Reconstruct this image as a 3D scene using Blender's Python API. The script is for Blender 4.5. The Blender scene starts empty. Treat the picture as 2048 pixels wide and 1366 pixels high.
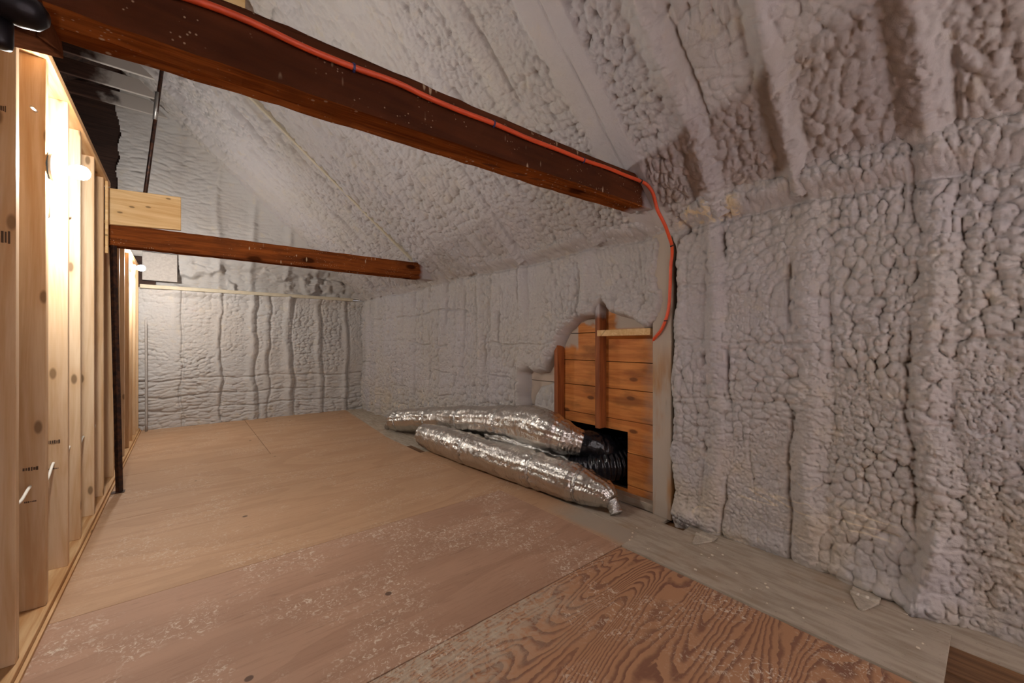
import bpy, bmesh, math, random
import numpy as np
from mathutils import Vector, Matrix

random.seed(7)
S = bpy.context.scene
COL = S.collection

# ------------------------------------------------------------------ camera
cam_d = bpy.data.cameras.new('camera'); cam = bpy.data.objects.new('camera', cam_d); COL.objects.link(cam)
cam_d.sensor_width = 36.0; cam_d.sensor_fit = 'HORIZONTAL'
cam_d.lens = 798.0 / 2048 * 36.0
cam_d.shift_y = 2.0 / 2048
cam_d.clip_start = 0.02
cam.location = (0, 0, 1.18)
cam.rotation_euler = (math.radians(90), 0, -math.radians(39.44))
S.camera = cam

# ------------------------------------------------------------------ light and exposure
W = bpy.data.worlds.new('attic_air'); S.world = W; W.use_nodes = True
W.node_tree.nodes['Background'].inputs[0].default_value = (0.9, 0.86, 0.9, 1)
W.node_tree.nodes['Background'].inputs[1].default_value = 0.30
BULB_COL = (1.0, 0.965, 0.92)
BULB_STRENGTH = 980.0
S.view_settings.view_transform = 'Standard'
S.view_settings.look = 'None'
S.view_settings.gamma = 1.0
S.view_settings.exposure = 0.80
S.view_settings.use_curve_mapping = False

def area(name, loc, rot, sx, sy, power, col):
    l = bpy.data.lights.new(name, 'AREA'); l.shape = 'RECTANGLE'; l.size = sx; l.size_y = sy
    l.energy = power; l.color = col
    o = bpy.data.objects.new(name, l); COL.objects.link(o); o.location = loc; o.rotation_euler = rot
    return o
# added fill lamp, set at the unseen end wall behind the photographer
area('rear_fill', (0.9, -1.9, 1.45), (math.radians(-90), 0, 0), 1.9, 1.5, 610, (0.98, 0.95, 1.0))

# ------------------------------------------------------------------ constants (metres)
XL, XR, YB, YF = -0.45, 2.49, -2.0, 7.34
TAN = math.tan(math.radians(41.5)); CX0, CZ0 = 2.45, 2.02
def ceil_z(x): return CZ0 + (CX0 - x) * TAN
XRIDGE = -0.6; ZRIDGE = ceil_z(XRIDGE)

# ------------------------------------------------------------------ numpy noise
def _h(ix, iy, seed):
    ix = ix.astype(np.int64); iy = iy.astype(np.int64)
    n = (ix * 374761393 + iy * 668265263 + seed * 974634777) & 0xFFFFFFFF
    n = ((n ^ (n >> 13)) * 1274126177) & 0xFFFFFFFF
    n = ((n ^ (n >> 16)) * 2246822519) & 0xFFFFFFFF
    return ((n ^ (n >> 15)) & 0xFFFFFF) / float(0xFFFFFF)
def vn(u, v, seed=0):
    iu = np.floor(u); iv = np.floor(v); fu = u - iu; fv = v - iv
    fu = fu * fu * (3 - 2 * fu); fv = fv * fv * (3 - 2 * fv)
    a = _h(iu, iv, seed); b = _h(iu + 1, iv, seed); c = _h(iu, iv + 1, seed); d = _h(iu + 1, iv + 1, seed)
    return (a + (b - a) * fu) * (1 - fv) + (c + (d - c) * fu) * fv
def fbm(u, v, seed=0, n=3):
    s = 0; a = 0.5; t = 0
    for i in range(n):
        s = s + a * vn(u * 2 ** i, v * 2 ** i, seed + i * 17); t += a; a *= 0.5
    return s / t
def worley(u, v, seed=0):
    iu = np.floor(u); iv = np.floor(v)
    f1 = np.full(u.shape, 9.0); f2 = np.full(u.shape, 9.0); hid = np.zeros(u.shape)
    for i in (-1, 0, 1):
        for j in (-1, 0, 1):
            cu = iu + i; cv = iv + j
            pu = cu + 0.1 + 0.8 * _h(cu, cv, seed); pv = cv + 0.1 + 0.8 * _h(cu, cv, seed + 5)
            d = np.hypot(u - pu, v - pv)
            r = _h(cu, cv, seed + 9)
            closer = d < f1
            f2 = np.where(closer, f1, np.minimum(f2, d))
            hid = np.where(closer, r, hid)
            f1 = np.where(closer, d, f1)
    return f1, f2, hid
def sst(a, b, x):
    t = np.clip((x - a) / (b - a), 0, 1); return t * t * (3 - 2 * t)
def lumps(u, v, size, seed, su=1.0, sv=1.0, warp=0.45):
    a = u / (size * su); b = v / (size * sv)
    wu = (fbm(a * 0.9 + 3.1, b * 0.9, seed + 1, 2) - 0.5) * 2 * warp
    wv = (fbm(a * 0.9, b * 0.9 + 7.7, seed + 2, 2) - 0.5) * 2 * warp
    f1, f2, hid = worley(a + wu, b + wv, seed + 3)
    d = f2 - f1
    dome = .80 * np.sqrt(np.maximum(1 - np.clip(f1 / .80, 0, 1) ** 2, 0)) + .20 * (1 - (1 - np.clip(d / 0.30, 0, 1)) ** 2)
    return dome * (0.80 + 0.20 * hid)
def foam(u, v, seed, size=0.055, su=1.0, sv=1.0, amp=0.022):
    # slow warp makes the lumps larger here, smaller and drawn out there
    wu = (fbm(u * 1.7, v * 1.5, seed + 40, 2) - .5) * .20; wv = (fbm(u * 1.5 + 9, v * 1.8, seed + 41, 2) - .5) * .20
    A = lumps(u + wu, v + wv, size * 1.15, seed, su, sv, .34)
    C = lumps(u, v, size * 0.42, seed + 200, su, sv)
    big = fbm(u * 1.6, v * 1.6, seed + 60, 3) - 0.5
    mid = fbm(u * 6, v * 6, seed + 70, 2) - 0.5
    k = 0.55 + 0.9 * fbm(u * 1.3, v * 1.5, seed + 80, 2)
    flat = sst(.60, .72, fbm(u * 2.6 + 4, v * 2.2, seed + 90, 2))       # patches where the spray skinned over smooth
    return (A * (1 - .6 * flat) + C * (.24 + .20 * flat)) * amp * k + big * 0.035 + mid * 0.014
def poly_sdf(u, v, poly):
    """signed distance to a polygon, negative inside"""
    P = np.array(poly, float); n = len(P)
    d = np.full(u.shape, 1e9); inside = np.zeros(u.shape, bool)
    for i in range(n):
        a = P[i]; b = P[(i + 1) % n]; e = b - a
        wu = u - a[0]; wv = v - a[1]
        t = np.clip((wu * e[0] + wv * e[1]) / (e @ e + 1e-12), 0, 1)
        d = np.minimum(d, (wu - t * e[0]) ** 2 + (wv - t * e[1]) ** 2)
        c = ((a[1] > v) != (b[1] > v)) & (u < (b[0] - a[0]) * (v - a[1]) / (b[1] - a[1] + 1e-12) + a[0])
        inside ^= c
    d = np.sqrt(d)
    return np.where(inside, -d, d)

# ------------------------------------------------------------------ shader expression helper
class G:
    def __init__(s, name):
        s.m = bpy.data.materials.new(name); s.m.use_nodes = True
        s.t = s.m.node_tree; s.b = s.t.nodes['Principled BSDF']
        s.tc = s.t.nodes.new('ShaderNodeTexCoord')
        s.oi = s.t.nodes.new('ShaderNodeObjectInfo')
    def link(s, a, b): s.t.links.new(a, b)
    def put(s, sock, val):
        if isinstance(val, (int, float)): sock.default_value = val
        elif isinstance(val, tuple): sock.default_value = val if len(val) != 3 or len(sock.default_value) == 3 else (*val, 1)
        else: s.link(val, sock)
    def math(s, op, a, b=0.0, c=0.0, clamp=False):
        n = s.t.nodes.new('ShaderNodeMath'); n.operation = op; n.use_clamp = clamp
        s.put(n.inputs[0], a); s.put(n.inputs[1], b); s.put(n.inputs[2], c); return n.outputs[0]
    def pos(s, rnd=0.0):
        o = s.tc.outputs['Object']
        if rnd:
            n = s.t.nodes.new('ShaderNodeVectorMath'); n.operation = 'ADD'; s.link(o, n.inputs[0])
            k = s.t.nodes.new('ShaderNodeVectorMath'); k.operation = 'SCALE'; k.inputs[0].default_value = (rnd, rnd * .7, rnd * 1.3)
            s.link(s.oi.outputs['Random'], k.inputs['Scale']); s.link(k.outputs[0], n.inputs[1]); o = n.outputs[0]
        return o
    def xyz(s, v=None):
        n = s.t.nodes.new('ShaderNodeSeparateXYZ'); s.link(v or s.tc.outputs['Object'], n.inputs[0]); return n.outputs
    def scale(s, v, sc):
        n = s.t.nodes.new('ShaderNodeVectorMath'); n.operation = 'MULTIPLY'; s.link(v, n.inputs[0]); n.inputs[1].default_value = sc; return n.outputs[0]
    def noise(s, v, scale, detail=3, rough=0.55, dist=0.0):
        n = s.t.nodes.new('ShaderNodeTexNoise'); s.link(v, n.inputs['Vector'])
        n.inputs['Scale'].default_value = scale; n.inputs['Detail'].default_value = detail
        n.inputs['Roughness'].default_value = rough; n.inputs['Distortion'].default_value = dist
        return n.outputs['Fac']
    def voro(s, v, scale, feature='F1', rnd=1.0):
        n = s.t.nodes.new('ShaderNodeTexVoronoi'); n.feature = feature; s.link(v, n.inputs['Vector'])
        n.inputs['Scale'].default_value = scale; n.inputs['Randomness'].default_value = rnd; return n.outputs['Distance']
    def sm(s, a, b, x):
        n = s.t.nodes.new('ShaderNodeMapRange'); n.interpolation_type = 'SMOOTHSTEP'
        s.put(n.inputs['Value'], x); n.inputs['From Min'].default_value = a; n.inputs['From Max'].default_value = b
        return n.outputs[0]
    def inv(s, x): return s.math('SUBTRACT', 1.0, x)
    def mul(s, a, b): return s.math('MULTIPLY', a, b)
    def mx(s, a, b): return s.math('MAXIMUM', a, b)
    def mix(s, f, a, b):
        n = s.t.nodes.new('ShaderNodeMix'); n.data_type = 'RGBA'
        s.put(n.inputs['Factor'], f); s.put(n.inputs[6], a); s.put(n.inputs[7], b); return n.outputs[2]
    def ramp(s, f, stops):
        n = s.t.nodes.new('ShaderNodeValToRGB'); s.link(f, n.inputs[0]); e = n.color_ramp.elements
        while len(e) < len(stops): e.new(0.5)
        for el, (p, c) in zip(e, stops): el.position = p; el.color = (*c, 1) if len(c) == 3 else c
        return n.outputs[0]
    def bump(s, h, strength=0.3, dist=0.01):
        n = s.t.nodes.new('ShaderNodeBump'); n.inputs['Strength'].default_value = strength; n.inputs['Distance'].default_value = dist
        s.link(h, n.inputs['Height']); s.link(n.outputs[0], s.b.inputs['Normal'])
    def out(s, col=None, rough=None, metal=None, spec=None):
        if col is not None: s.put(s.b.inputs['Base Color'], col)
        if rough is not None: s.put(s.b.inputs['Roughness'], rough)
        if metal is not None: s.put(s.b.inputs['Metallic'], metal)
        if spec is not None: s.put(s.b.inputs['Specular IOR Level'], spec)
        return s.m
def L(r, g, b):
    f = lambda c: (c / 255 / 12.92) if c / 255 <= 0.04045 else ((c / 255 + 0.055) / 1.055) ** 2.4
    return (f(r), f(g), f(b))

GREY = L(186, 180, 179)
def m_foam(name, scar=False, base=GREY):
    g = G(name); p = g.pos()
    n1 = g.noise(p, 1.3, 3); n2 = g.noise(p, 9, 4); n3 = g.noise(p, 170, 2)
    c = g.mix(g.sm(.35, .7, n1), base, L(184, 177, 170))
    c = g.mix(g.mul(g.sm(.56, .75, n2), .35), c, L(200, 186, 160))
    c = g.mix(g.mul(g.sm(.60, .80, g.noise(p, 2.2, 2)), .35), c, L(176, 168, 172))
    # thin cream tear lines where the skin of the foam has split
    tear = g.mul(g.inv(g.sm(.0, .020, g.math('ABSOLUTE', g.math('SUBTRACT', g.noise(g.scale(p, (1, .45, 1.8)), 3.1, 2, .5, .6), .5)))), g.sm(.52, .62, g.noise(p, 2.4, 1)))
    if scar:
        zl = g.xyz()[2]; tear = g.mul(tear, g.sm(.70, .40, zl))
        c = g.mix(g.mul(g.sm(.75, .25, zl), g.mul(g.sm(.42, .62, g.noise(p, 3.2, 3)), .5)), c, L(196, 180, 156))
        c = g.mix(g.mul(tear, .55), c, L(228, 210, 176))
    if scar:
        x, y, z = g.xyz()
        zz = g.math('ADD', z, g.math('MULTIPLY', g.math('SUBTRACT', n2, .5), .05))
        box = g.mul(g.mul(g.sm(.90, .97, y), g.inv(g.sm(1.30, 1.36, y))), g.mul(g.sm(1.90, 1.93, zz), g.inv(g.sm(2.0, 2.03, zz))))
        ring = g.sm(.44, .62, g.noise(p, 16, 3, .6, 1.0))
        c = g.mix(g.mul(g.mul(box, ring), .85), c, L(222, 202, 165))
    g.bump(g.math('ADD', g.mul(n3, .5), g.noise(p, 60, 3)), .35, .006)
    return g.out(c, .9, 0, .2)

def m_wood(name, axis, light, dark, knots=True, ks=5.0, gscale=26, rough=.65, spots=None, rnd=5.0, spec=.3):
    """wood whose grain runs along the given axis (0 x, 1 y, 2 z)"""
    g = G(name); p = g.pos(rnd)
    st = [1, 1, 1]; st[axis] = .06
    wob = g.noise(g.scale(p, tuple(1.2 if i != axis else .5 for i in range(3))), 2.0, 2)
    g1 = g.noise(g.scale(p, tuple(st)), gscale, 4, .6, 1.2)
    g2 = g.noise(g.scale(p, tuple(st)), gscale * 5, 2)
    f = g.math('ADD', g.mul(g1, .75), g.math('ADD', g.mul(g2, .2), g.mul(wob, .25)))
    c = g.mix(g.sm(.40, .80, f), light, dark)
    if knots:
        o3 = g.xyz(p); cr = [o3[i] for i in range(3) if i != axis]
        cv = g.t.nodes.new('ShaderNodeCombineXYZ'); g.link(g.math('ADD', cr[0], cr[1]), cv.inputs[0]); g.link(g.mul(o3[axis], .42), cv.inputs[1])
        vn_ = g.t.nodes.new('ShaderNodeTexVoronoi'); vn_.voronoi_dimensions = '2D'; g.link(cv.outputs[0], vn_.inputs['Vector']); vn_.inputs['Scale'].default_value = ks
        v = vn_.outputs['Distance']
        kd = g.inv(g.sm(.05, .10, v)); halo = g.inv(g.sm(.06, .26, v))
        sep = g.t.nodes.new('ShaderNodeSeparateColor'); g.link(vn_.outputs['Color'], sep.inputs[0]); pick = g.sm(.35, .45, sep.outputs[0])
        c = g.mix(g.mul(halo, g.mul(pick, .40)), c, dark)
        c = g.mix(g.mul(kd, g.mul(pick, .85)), c, tuple(x * .30 for x in dark))
    if spots: c = spots(g, c)
    g.bump(g1, .18, .003)
    return g.out(c, rough, 0, spec)

def beam_spots(g, c):
    """foam and paint flecks and drips on the stained timber, grey overspray at the wall end"""
    p = g.pos(); x, y, z = g.xyz()
    v = g.voro(g.scale(p, (26, 26, 7)), 1.0); d = g.inv(g.sm(.10, .20, v))
    pk = g.sm(.49, .56, g.noise(p, 4.5, 2))
    v2 = g.voro(p, 60); d2 = g.inv(g.sm(.10, .22, v2)); pk2 = g.sm(.52, .6, g.noise(p, 9, 2))
    f = g.mx(g.mul(d, pk), g.mul(d2, g.mul(pk2, .8)))
    c = g.mix(g.mul(f, .8), c, L(196, 172, 140))
    c = g.mix(g.mul(g.sm(.52, .72, g.noise(p, 3, 4)), .35), c, L(70, 40, 28))
    e = g.sm(2.22, 2.30, g.math('ADD', x, g.math('MULTIPLY', g.math('SUBTRACT', g.noise(p, 8, 2), .5), .10)))
    return g.mix(g.mul(e, .85), c, GREY)
PINE_L, PINE_D = L(224, 198, 164), L(196, 156, 112)
def pine_tone(g, c):
    return g.mix(g.mul(g.oi.outputs['Random'], .35), c, L(205, 150, 88))
M = {}
M['foam_r'] = m_foam('spray_foam_wall', True)
M['foam_c'] = m_foam('spray_foam_ceiling')
M['foam_g'] = m_foam('spray_foam_gable', base=L(184, 180, 176))
M['stud'] = m_wood('pine_stud', 2, PINE_L, PINE_D, ks=6.5, gscale=16, spots=pine_tone)
M['plate'] = m_wood('pine_plate', 1, L(214, 176, 130), L(176, 126, 76), ks=5, gscale=18)
M['pineboard'] = m_wood('pine_board', 0, L(232, 198, 146), L(205, 160, 102), ks=11, gscale=20)
M['beam'] = m_wood('stained_timber', 0, L(142, 76, 34), L(86, 44, 24), ks=3.0, gscale=22, rough=.85, spots=beam_spots, rnd=0, spec=0.0)
M['steel'] = G('rusted_steel'); _g = M['steel']
M['steel'] = _g.out(_g.mix(_g.sm(.4, .65, _g.noise(_g.pos(), 30, 4)), L(48, 34, 30), L(84, 52, 36)), .45, .5)
def simple(name, col, rough=.6, metal=0.0, var=.15, ns=25, bump=0):
    g = G(name); n = g.noise(g.pos(), ns, 3)
    c = g.mix(g.sm(.3, .7, n), col, tuple(x * (1 - var) for x in col))
    if bump: g.bump(n, bump, .004)
    return g.out(c, rough, metal)
M['orange'] = simple('orange_sheath', L(226, 84, 40), .42, var=.08)
M['whitecable'] = simple('white_sheath', L(226, 220, 208), .45, var=.05)
M['navy'] = simple('blue_plastic', L(40, 52, 110), .5)
M['black'] = simple('black_plastic', L(30, 28, 30), .5)
M['bluebox'] = simple('blue_box_plastic', L(84, 108, 130), .5)
M['porcelain'] = simple('white_plastic', L(232, 228, 220), .35, var=.04)
M['darkwood'] = m_wood('dark_roof_boards', 0, L(70, 48, 38), L(38, 27, 24), ks=3, gscale=14, rough=.8, rnd=3)
M['oldwood'] = m_wood('old_floor_boards', 1, L(136, 100, 68), L(92, 64, 42), ks=3, gscale=18, rough=.7, rnd=4)
M['cast'] = simple('black_cast_iron', L(38, 34, 38), .38, .6, var=.3, ns=40, bump=.2)
M['void'] = simple('dark_duct_chase', L(24, 22, 22), .9)
M['greypaint'] = simple('grey_overspray', L(178, 170, 162), .8, ns=40)
M['hinge'] = simple('dusty_steel', L(196, 184, 166), .55, .1, var=.25, ns=60, bump=.2)
M['crumb'] = simple('foam_crumb', L(226, 214, 192), .9)
M['stamp'] = simple('stamp_ink', L(92, 70, 52), .8)
M['zinc'] = simple('zinc_bolt', L(190, 188, 184), .4, .8)

def m_sheath():
    """orange-brown sheathing with grey overspray round the edges of the opening"""
    def spots(g, c):
        x, y, z = g.xyz(); p = g.pos()
        w = g.math('MULTIPLY', g.math('SUBTRACT', g.noise(p, 7, 3), .5), .16)
        zz = g.math('ADD', z, w); yy = g.math('ADD', y, w)
        rgt = g.inv(g.sm(1.97, 1.99, y))
        a = g.mul(rgt, g.sm(1.27, 1.30, z))                                   # above the blocking
        hole = g.mul(g.sm(1.84, 1.90, yy), g.inv(g.sm(1.40, 1.46, zz)))
        a = g.mul(a, g.inv(hole))
        b = g.mul(g.inv(rgt), g.mx(g.sm(1.30, 1.33, zz), g.mul(g.sm(2.26, 2.28, y), g.sm(1.10, 1.16, zz))))
        cc = g.sm(2.455, 2.47, y)
        d = g.mul(g.inv(g.sm(1.52, 1.66, yy)), .55)
        f = g.mx(g.mx(a, b), g.mx(cc, d))
        c = g.mix(g.mul(g.sm(.45, .7, g.noise(g.scale(p, (1, .6, 2)), 5, 4)), .55), c, L(110, 66, 34))
        return g.mix(g.mul(f, .92), c, L(184, 172, 158))
    return m_wood('old_sheathing', 1, L(220, 146, 76), L(182, 106, 50), ks=5.0, gscale=16, rough=.6, spots=spots, rnd=0)
M['sheath'] = m_sheath()
def frame_spots(g, c):
    x, y, z = g.xyz(); p = g.pos()
    w = g.math('MULTIPLY', g.math('SUBTRACT', g.noise(p, 9, 3), .5), .10)
    return g.mix(g.mul(g.sm(1.36, 1.42, g.math('ADD', z, w)), .85), c, GREY)
M['framing'] = m_wood('old_framing', 2, L(168, 98, 52), L(118, 62, 32), ks=3, gscale=18, rough=.6, spots=frame_spots, rnd=0)
def post_spots(g, c):
    x, y, z = g.xyz(); p = g.pos()
    n = g.noise(g.scale(p, (1, 2, .5)), 3.0, 4)
    return g.mix(g.mul(g.inv(g.mul(g.sm(.42, .62, n), g.inv(g.sm(.9, 1.25, z)))), .9), c, L(182, 172, 158))
M['post'] = m_wood('sprayed_post', 2, L(190, 148, 100), L(160, 112, 66), ks=3, gscale=18, rough=.75, spots=post_spots, rnd=0)

def m_ply(name, light, dark, strong, dust, axis=0):
    g = G(name); p = g.pos(3.0); q = g.pos()
    st = (.35, 1.6, 1) if axis == 0 else (1.6, .35, 1)
    base = g.noise(g.scale(p, st), .95, 2.5, .5, .35)
    fine = g.noise(g.scale(p, (.12, 1, 1) if axis == 0 else (1, .12, 1)), 60, 4, .6, .6)
    if strong:
        ph = g.math('MULTIPLY', base, 82.0)
        ph = g.math('ADD', ph, g.mul(g.noise(q, 14, 3), 1.1))
        saw = g.math('FRACT', ph)
        band = g.mul(g.sm(.40, .80, saw), g.inv(g.sm(.93, 1.0, saw)))
        band = g.mul(band, g.sm(.25, .45, fine))
        c = g.mix(band, light, dark)
        c = g.mix(g.mul(fine, .35), c, tuple(x * .8 for x in light))
    else:
        ph = g.math('FRACT', g.math('MULTIPLY', base, 9.0))
        c = g.mix(g.mul(g.sm(.3, .95, ph), .28), light, dark)
        c = g.mix(g.mul(g.sm(.45, .75, fine), .40), c, dark)
        mark = g.sm(.66, .72, g.noise(g.scale(p, (.5, 3, 1)), 9, 3, .6))
        c = g.mix(g.mul(mark, .30), c, tuple(x * .55 for x in dark))
    c = g.mix(g.mul(g.sm(.40, .68, g.noise(q, 1.5, 4)), .30), c, tuple(x * .78 for x in light))
    # trodden foam dust and scuffs
    d1 = g.sm(.44, .60, g.noise(q, 2.2, 3)); d2 = g.sm(.53, .62, g.noise(q, 38, 5, .7, 1.6))
    c = g.mix(g.mul(g.mul(d1, d2), dust), c, L(216, 200, 180))
    x, y, z = g.xyz()
    if strong:          # fluff of trodden foam gathered along the sheet's far edge
        fz = g.mul(g.mul(g.sm(1.02, 1.34, g.math('ADD', y, g.math('MULTIPLY', g.math('SUBTRACT', g.noise(q, 4, 3), .5), .45))), g.sm(1.55, 1.15, x)), g.sm(.36, .58, g.noise(q, 26, 5, .7, 1.2)))
        c = g.mix(g.mul(fz, .75), c, L(184, 172, 152))
    w = g.math('MULTIPLY', g.math('SUBTRACT', g.noise(q, 5, 3), .5), .10)
    edge = g.mul(g.sm(1.93, 2.03, g.math('ADD', x, w)), g.inv(g.sm(1.75, 2.15, g.math('ADD', y, w))))
    c = g.mix(g.mul(edge, .9), c, L(166, 154, 138))
    nail = g.inv(g.sm(.045, .06, g.voro(q, 3.4, rnd=.8)))
    c = g.mix(g.mul(nail, .8), c, L(70, 48, 36))
    g.bump(fine, .12, .002)
    return g.out(c, .62, 0, .25)
M['ply_a'] = m_ply('plywood_tan', L(186, 149, 116), L(156, 117, 86), False, .40)
M['ply_b'] = m_ply('plywood_worn', L(176, 139, 114), L(138, 101, 78), False, .85)
M['ply_c'] = m_ply('plywood_strong_grain', L(182, 136, 102), L(122, 82, 66), True, .95)
def m_plank():
    g = G('grey_sprayed_plank'); p = g.pos(4.0)
    n = g.noise(g.scale(p, (1, .2, 1)), 30, 4); d = g.noise(p, 90, 4, .7); s = g.noise(p, 3, 4)
    c = g.mix(g.sm(.35, .7, n), L(182, 169, 152), L(160, 146, 128))
    c = g.mix(g.mul(g.sm(.50, .75, s), .45), c, L(150, 122, 94))
    c = g.mix(g.mul(g.sm(.62, .72, d), .5), c, L(92, 78, 64))
    g.bump(d, .15, .002)
    return g.out(c, .8, 0, .2)
M['plank'] = m_plank()
def m_foil(name, col, bs):
    g = G(name); p = g.pos()
    a = g.noise(p, 30, 4, .65, 1.0); b = g.voro(g.scale(p, (1, 1, 1)), 38, 'DISTANCE_TO_EDGE'); c = g.noise(p, 8, 2)
    h = g.math('ADD', g.mul(a, 1.0), g.mul(b, .5))
    h = g.math('ADD', h, g.mul(c, .8))
    g.bump(h, bs, .012)
    return g.out(g.mix(g.sm(.3, .7, c), col, tuple(x * .85 for x in col)), .27, 1.0)
M['foil'] = m_foil('silver_foil', L(222, 217, 210), .40)
M['foil_dark'] = m_foil('silver_foil_crumpled', L(206, 204, 200), .8)
def m_liner():
    g = G('black_film'); g.bump(g.noise(g.pos(), 22, 4), .5, .01)
    return g.out(L(22, 22, 28), .22, 0, .6)
M['liner'] = m_liner()
def m_glow():
    g = G('lit_bulb'); g.b.inputs['Emission Color'].default_value = (*BULB_COL, 1)
    g.b.inputs['Emission Strength'].default_value = BULB_STRENGTH
    return g.out((1, 1, 1), .3)
M['glow'] = m_glow()

# ------------------------------------------------------------------ mesh helpers
def link(name, me, mat, parent=None):
    o = bpy.data.objects.new(name, me); COL.objects.link(o)
    if mat is not None and not me.materials: me.materials.append(mat)
    if parent is not None: o.parent = parent
    return o
def from_bm(name, bm, mat, parent=None, smooth=False):
    me = bpy.data.meshes.new(name); bm.normal_update(); bm.to_mesh(me); bm.free()
    me.polygons.foreach_set('use_smooth', [smooth] * len(me.polygons))
    return link(name, me, mat, parent)
def add_hexa(bm, lo4, hi4):
    vs = [bm.verts.new(p) for p in lo4] + [bm.verts.new(p) for p in hi4]
    for f in ((3, 2, 1, 0), (4, 5, 6, 7), (0, 1, 5, 4), (1, 2, 6, 5), (2, 3, 7, 6), (3, 0, 4, 7)):
        bm.faces.new([vs[i] for i in f])
    return vs
def add_box(bm, x0, x1, y0, y1, z0, z1):
    return add_hexa(bm, [(x0, y0, z0), (x1, y0, z0), (x1, y1, z0), (x0, y1, z0)], [(x0, y0, z1), (x1, y0, z1), (x1, y1, z1), (x0, y1, z1)])
def bevel(bm, w, seg=1):
    bmesh.ops.bevel(bm, geom=bm.edges[:], offset=w, segments=seg, affect='EDGES', profile=.6)
def box(name, x0, x1, y0, y1, z0, z1, mat, parent=None, bev=.002):
    bm = bmesh.new(); add_box(bm, x0, x1, y0, y1, z0, z1)
    if bev: bevel(bm, bev)
    return from_bm(name, bm, mat, parent)
def prism(name, poly, axis, a, b, mat, parent=None, bev=.0015):
    """extrude a 2-D polygon along an axis: axis 0 -> poly is (y,z), 1 -> (x,z), 2 -> (x,y)"""
    def P(u, v, w): return (w, u, v) if axis == 0 else ((u, w, v) if axis == 1 else (u, v, w))
    bm = bmesh.new()
    A = [bm.verts.new(P(u, v, a)) for u, v in poly]; B = [bm.verts.new(P(u, v, b)) for u, v in poly]
    n = len(poly)
    bm.faces.new(A); bm.faces.new(B[::-1])
    for i in range(n): bm.faces.new((A[i], B[i], B[(i + 1) % n], A[(i + 1) % n]))
    bmesh.ops.recalc_face_normals(bm, faces=bm.faces[:])
    if bev: bevel(bm, bev)
    return from_bm(name, bm, mat, parent)
def catmull(pts, per=8):
    P = [np.array(p, float) for p in pts]; P = [2 * P[0] - P[1]] + P + [2 * P[-1] - P[-2]]; out = []
    for i in range(1, len(P) - 2):
        for k in range(per):
            t = k / per; a, b, c, d = P[i - 1:i + 3]
            out.append(.5 * ((2 * b) + (c - a) * t + (2 * a - 5 * b + 4 * c - d) * t * t + (3 * b - a - 3 * c + d) * t ** 3))
    out.append(P[-2]); return np.array(out)
def tube_arrays(path, rad, n=12, flat=None, disp=None, cap=True):
    """path m x 3, rad scalar or m; returns verts, faces"""
    m = len(path); rad = np.full(m, rad) if np.isscalar(rad) else np.array(rad, float)
    T = np.gradient(path, axis=0); T /= np.linalg.norm(T, axis=1)[:, None] + 1e-12
    ref = np.array([0, 0, 1.0]) if abs(T[0][2]) < .9 else np.array([0, 1.0, 0])
    N = np.cross(T[0], ref); N /= np.linalg.norm(N)
    V = []
    for i in range(m):
        N = N - T[i] * (N @ T[i]); N /= np.linalg.norm(N); Bn = np.cross(T[i], N)
        for k in range(n):
            a = 2 * math.pi * k / n; r = rad[i]
            if disp is not None: r = r + disp[i, k]
            V.append(path[i] + r * (math.cos(a) * N + math.sin(a) * Bn))
    Fc = [(i * n + k, i * n + (k + 1) % n, (i + 1) * n + (k + 1) % n, (i + 1) * n + k) for i in range(m - 1) for k in range(n)]
    if cap:
        Fc.append(tuple(range(n))[::-1]); Fc.append(tuple((m - 1) * n + k for k in range(n)))
    return V, Fc
def tube(name, pts, rad, mat, parent=None, n=10, per=8, disp=None, raw=False):
    path = np.array(pts, float) if raw else catmull(pts, per)
    V, Fc = tube_arrays(path, rad, n, disp=disp)
    me = bpy.data.meshes.new(name); me.from_pydata([tuple(v) for v in V], [], Fc)
    bm = bmesh.new(); bm.from_mesh(me); bmesh.ops.recalc_face_normals(bm, faces=bm.faces[:]); bm.to_mesh(me); bm.free()
    me.polygons.foreach_set('use_smooth', [True] * len(me.polygons))
    return link(name, me, mat, parent)
def lathe(bm, profile, origin, axis, n=24):
    """profile: (distance along axis, radius)"""
    ax = Vector(axis).normalized(); ref = Vector((0, 0, 1)) if abs(ax.z) < .9 else Vector((1, 0, 0))
    e1 = ax.cross(ref).normalized(); e2 = ax.cross(e1); o = Vector(origin); rings = []
    for d, r in profile:
        rings.append([bm.verts.new(o + ax * d + (e1 * math.cos(2 * math.pi * k / n) + e2 * math.sin(2 * math.pi * k / n)) * max(r, 1e-4)) for k in range(n)])
    for a, b in zip(rings, rings[1:]):
        for k in range(n): bm.faces.new((a[k], a[(k + 1) % n], b[(k + 1) % n], b[k]))
    bm.faces.new(rings[0][::-1]); bm.faces.new(rings[-1])
    bmesh.ops.recalc_face_normals(bm, faces=bm.faces[:])
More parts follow.
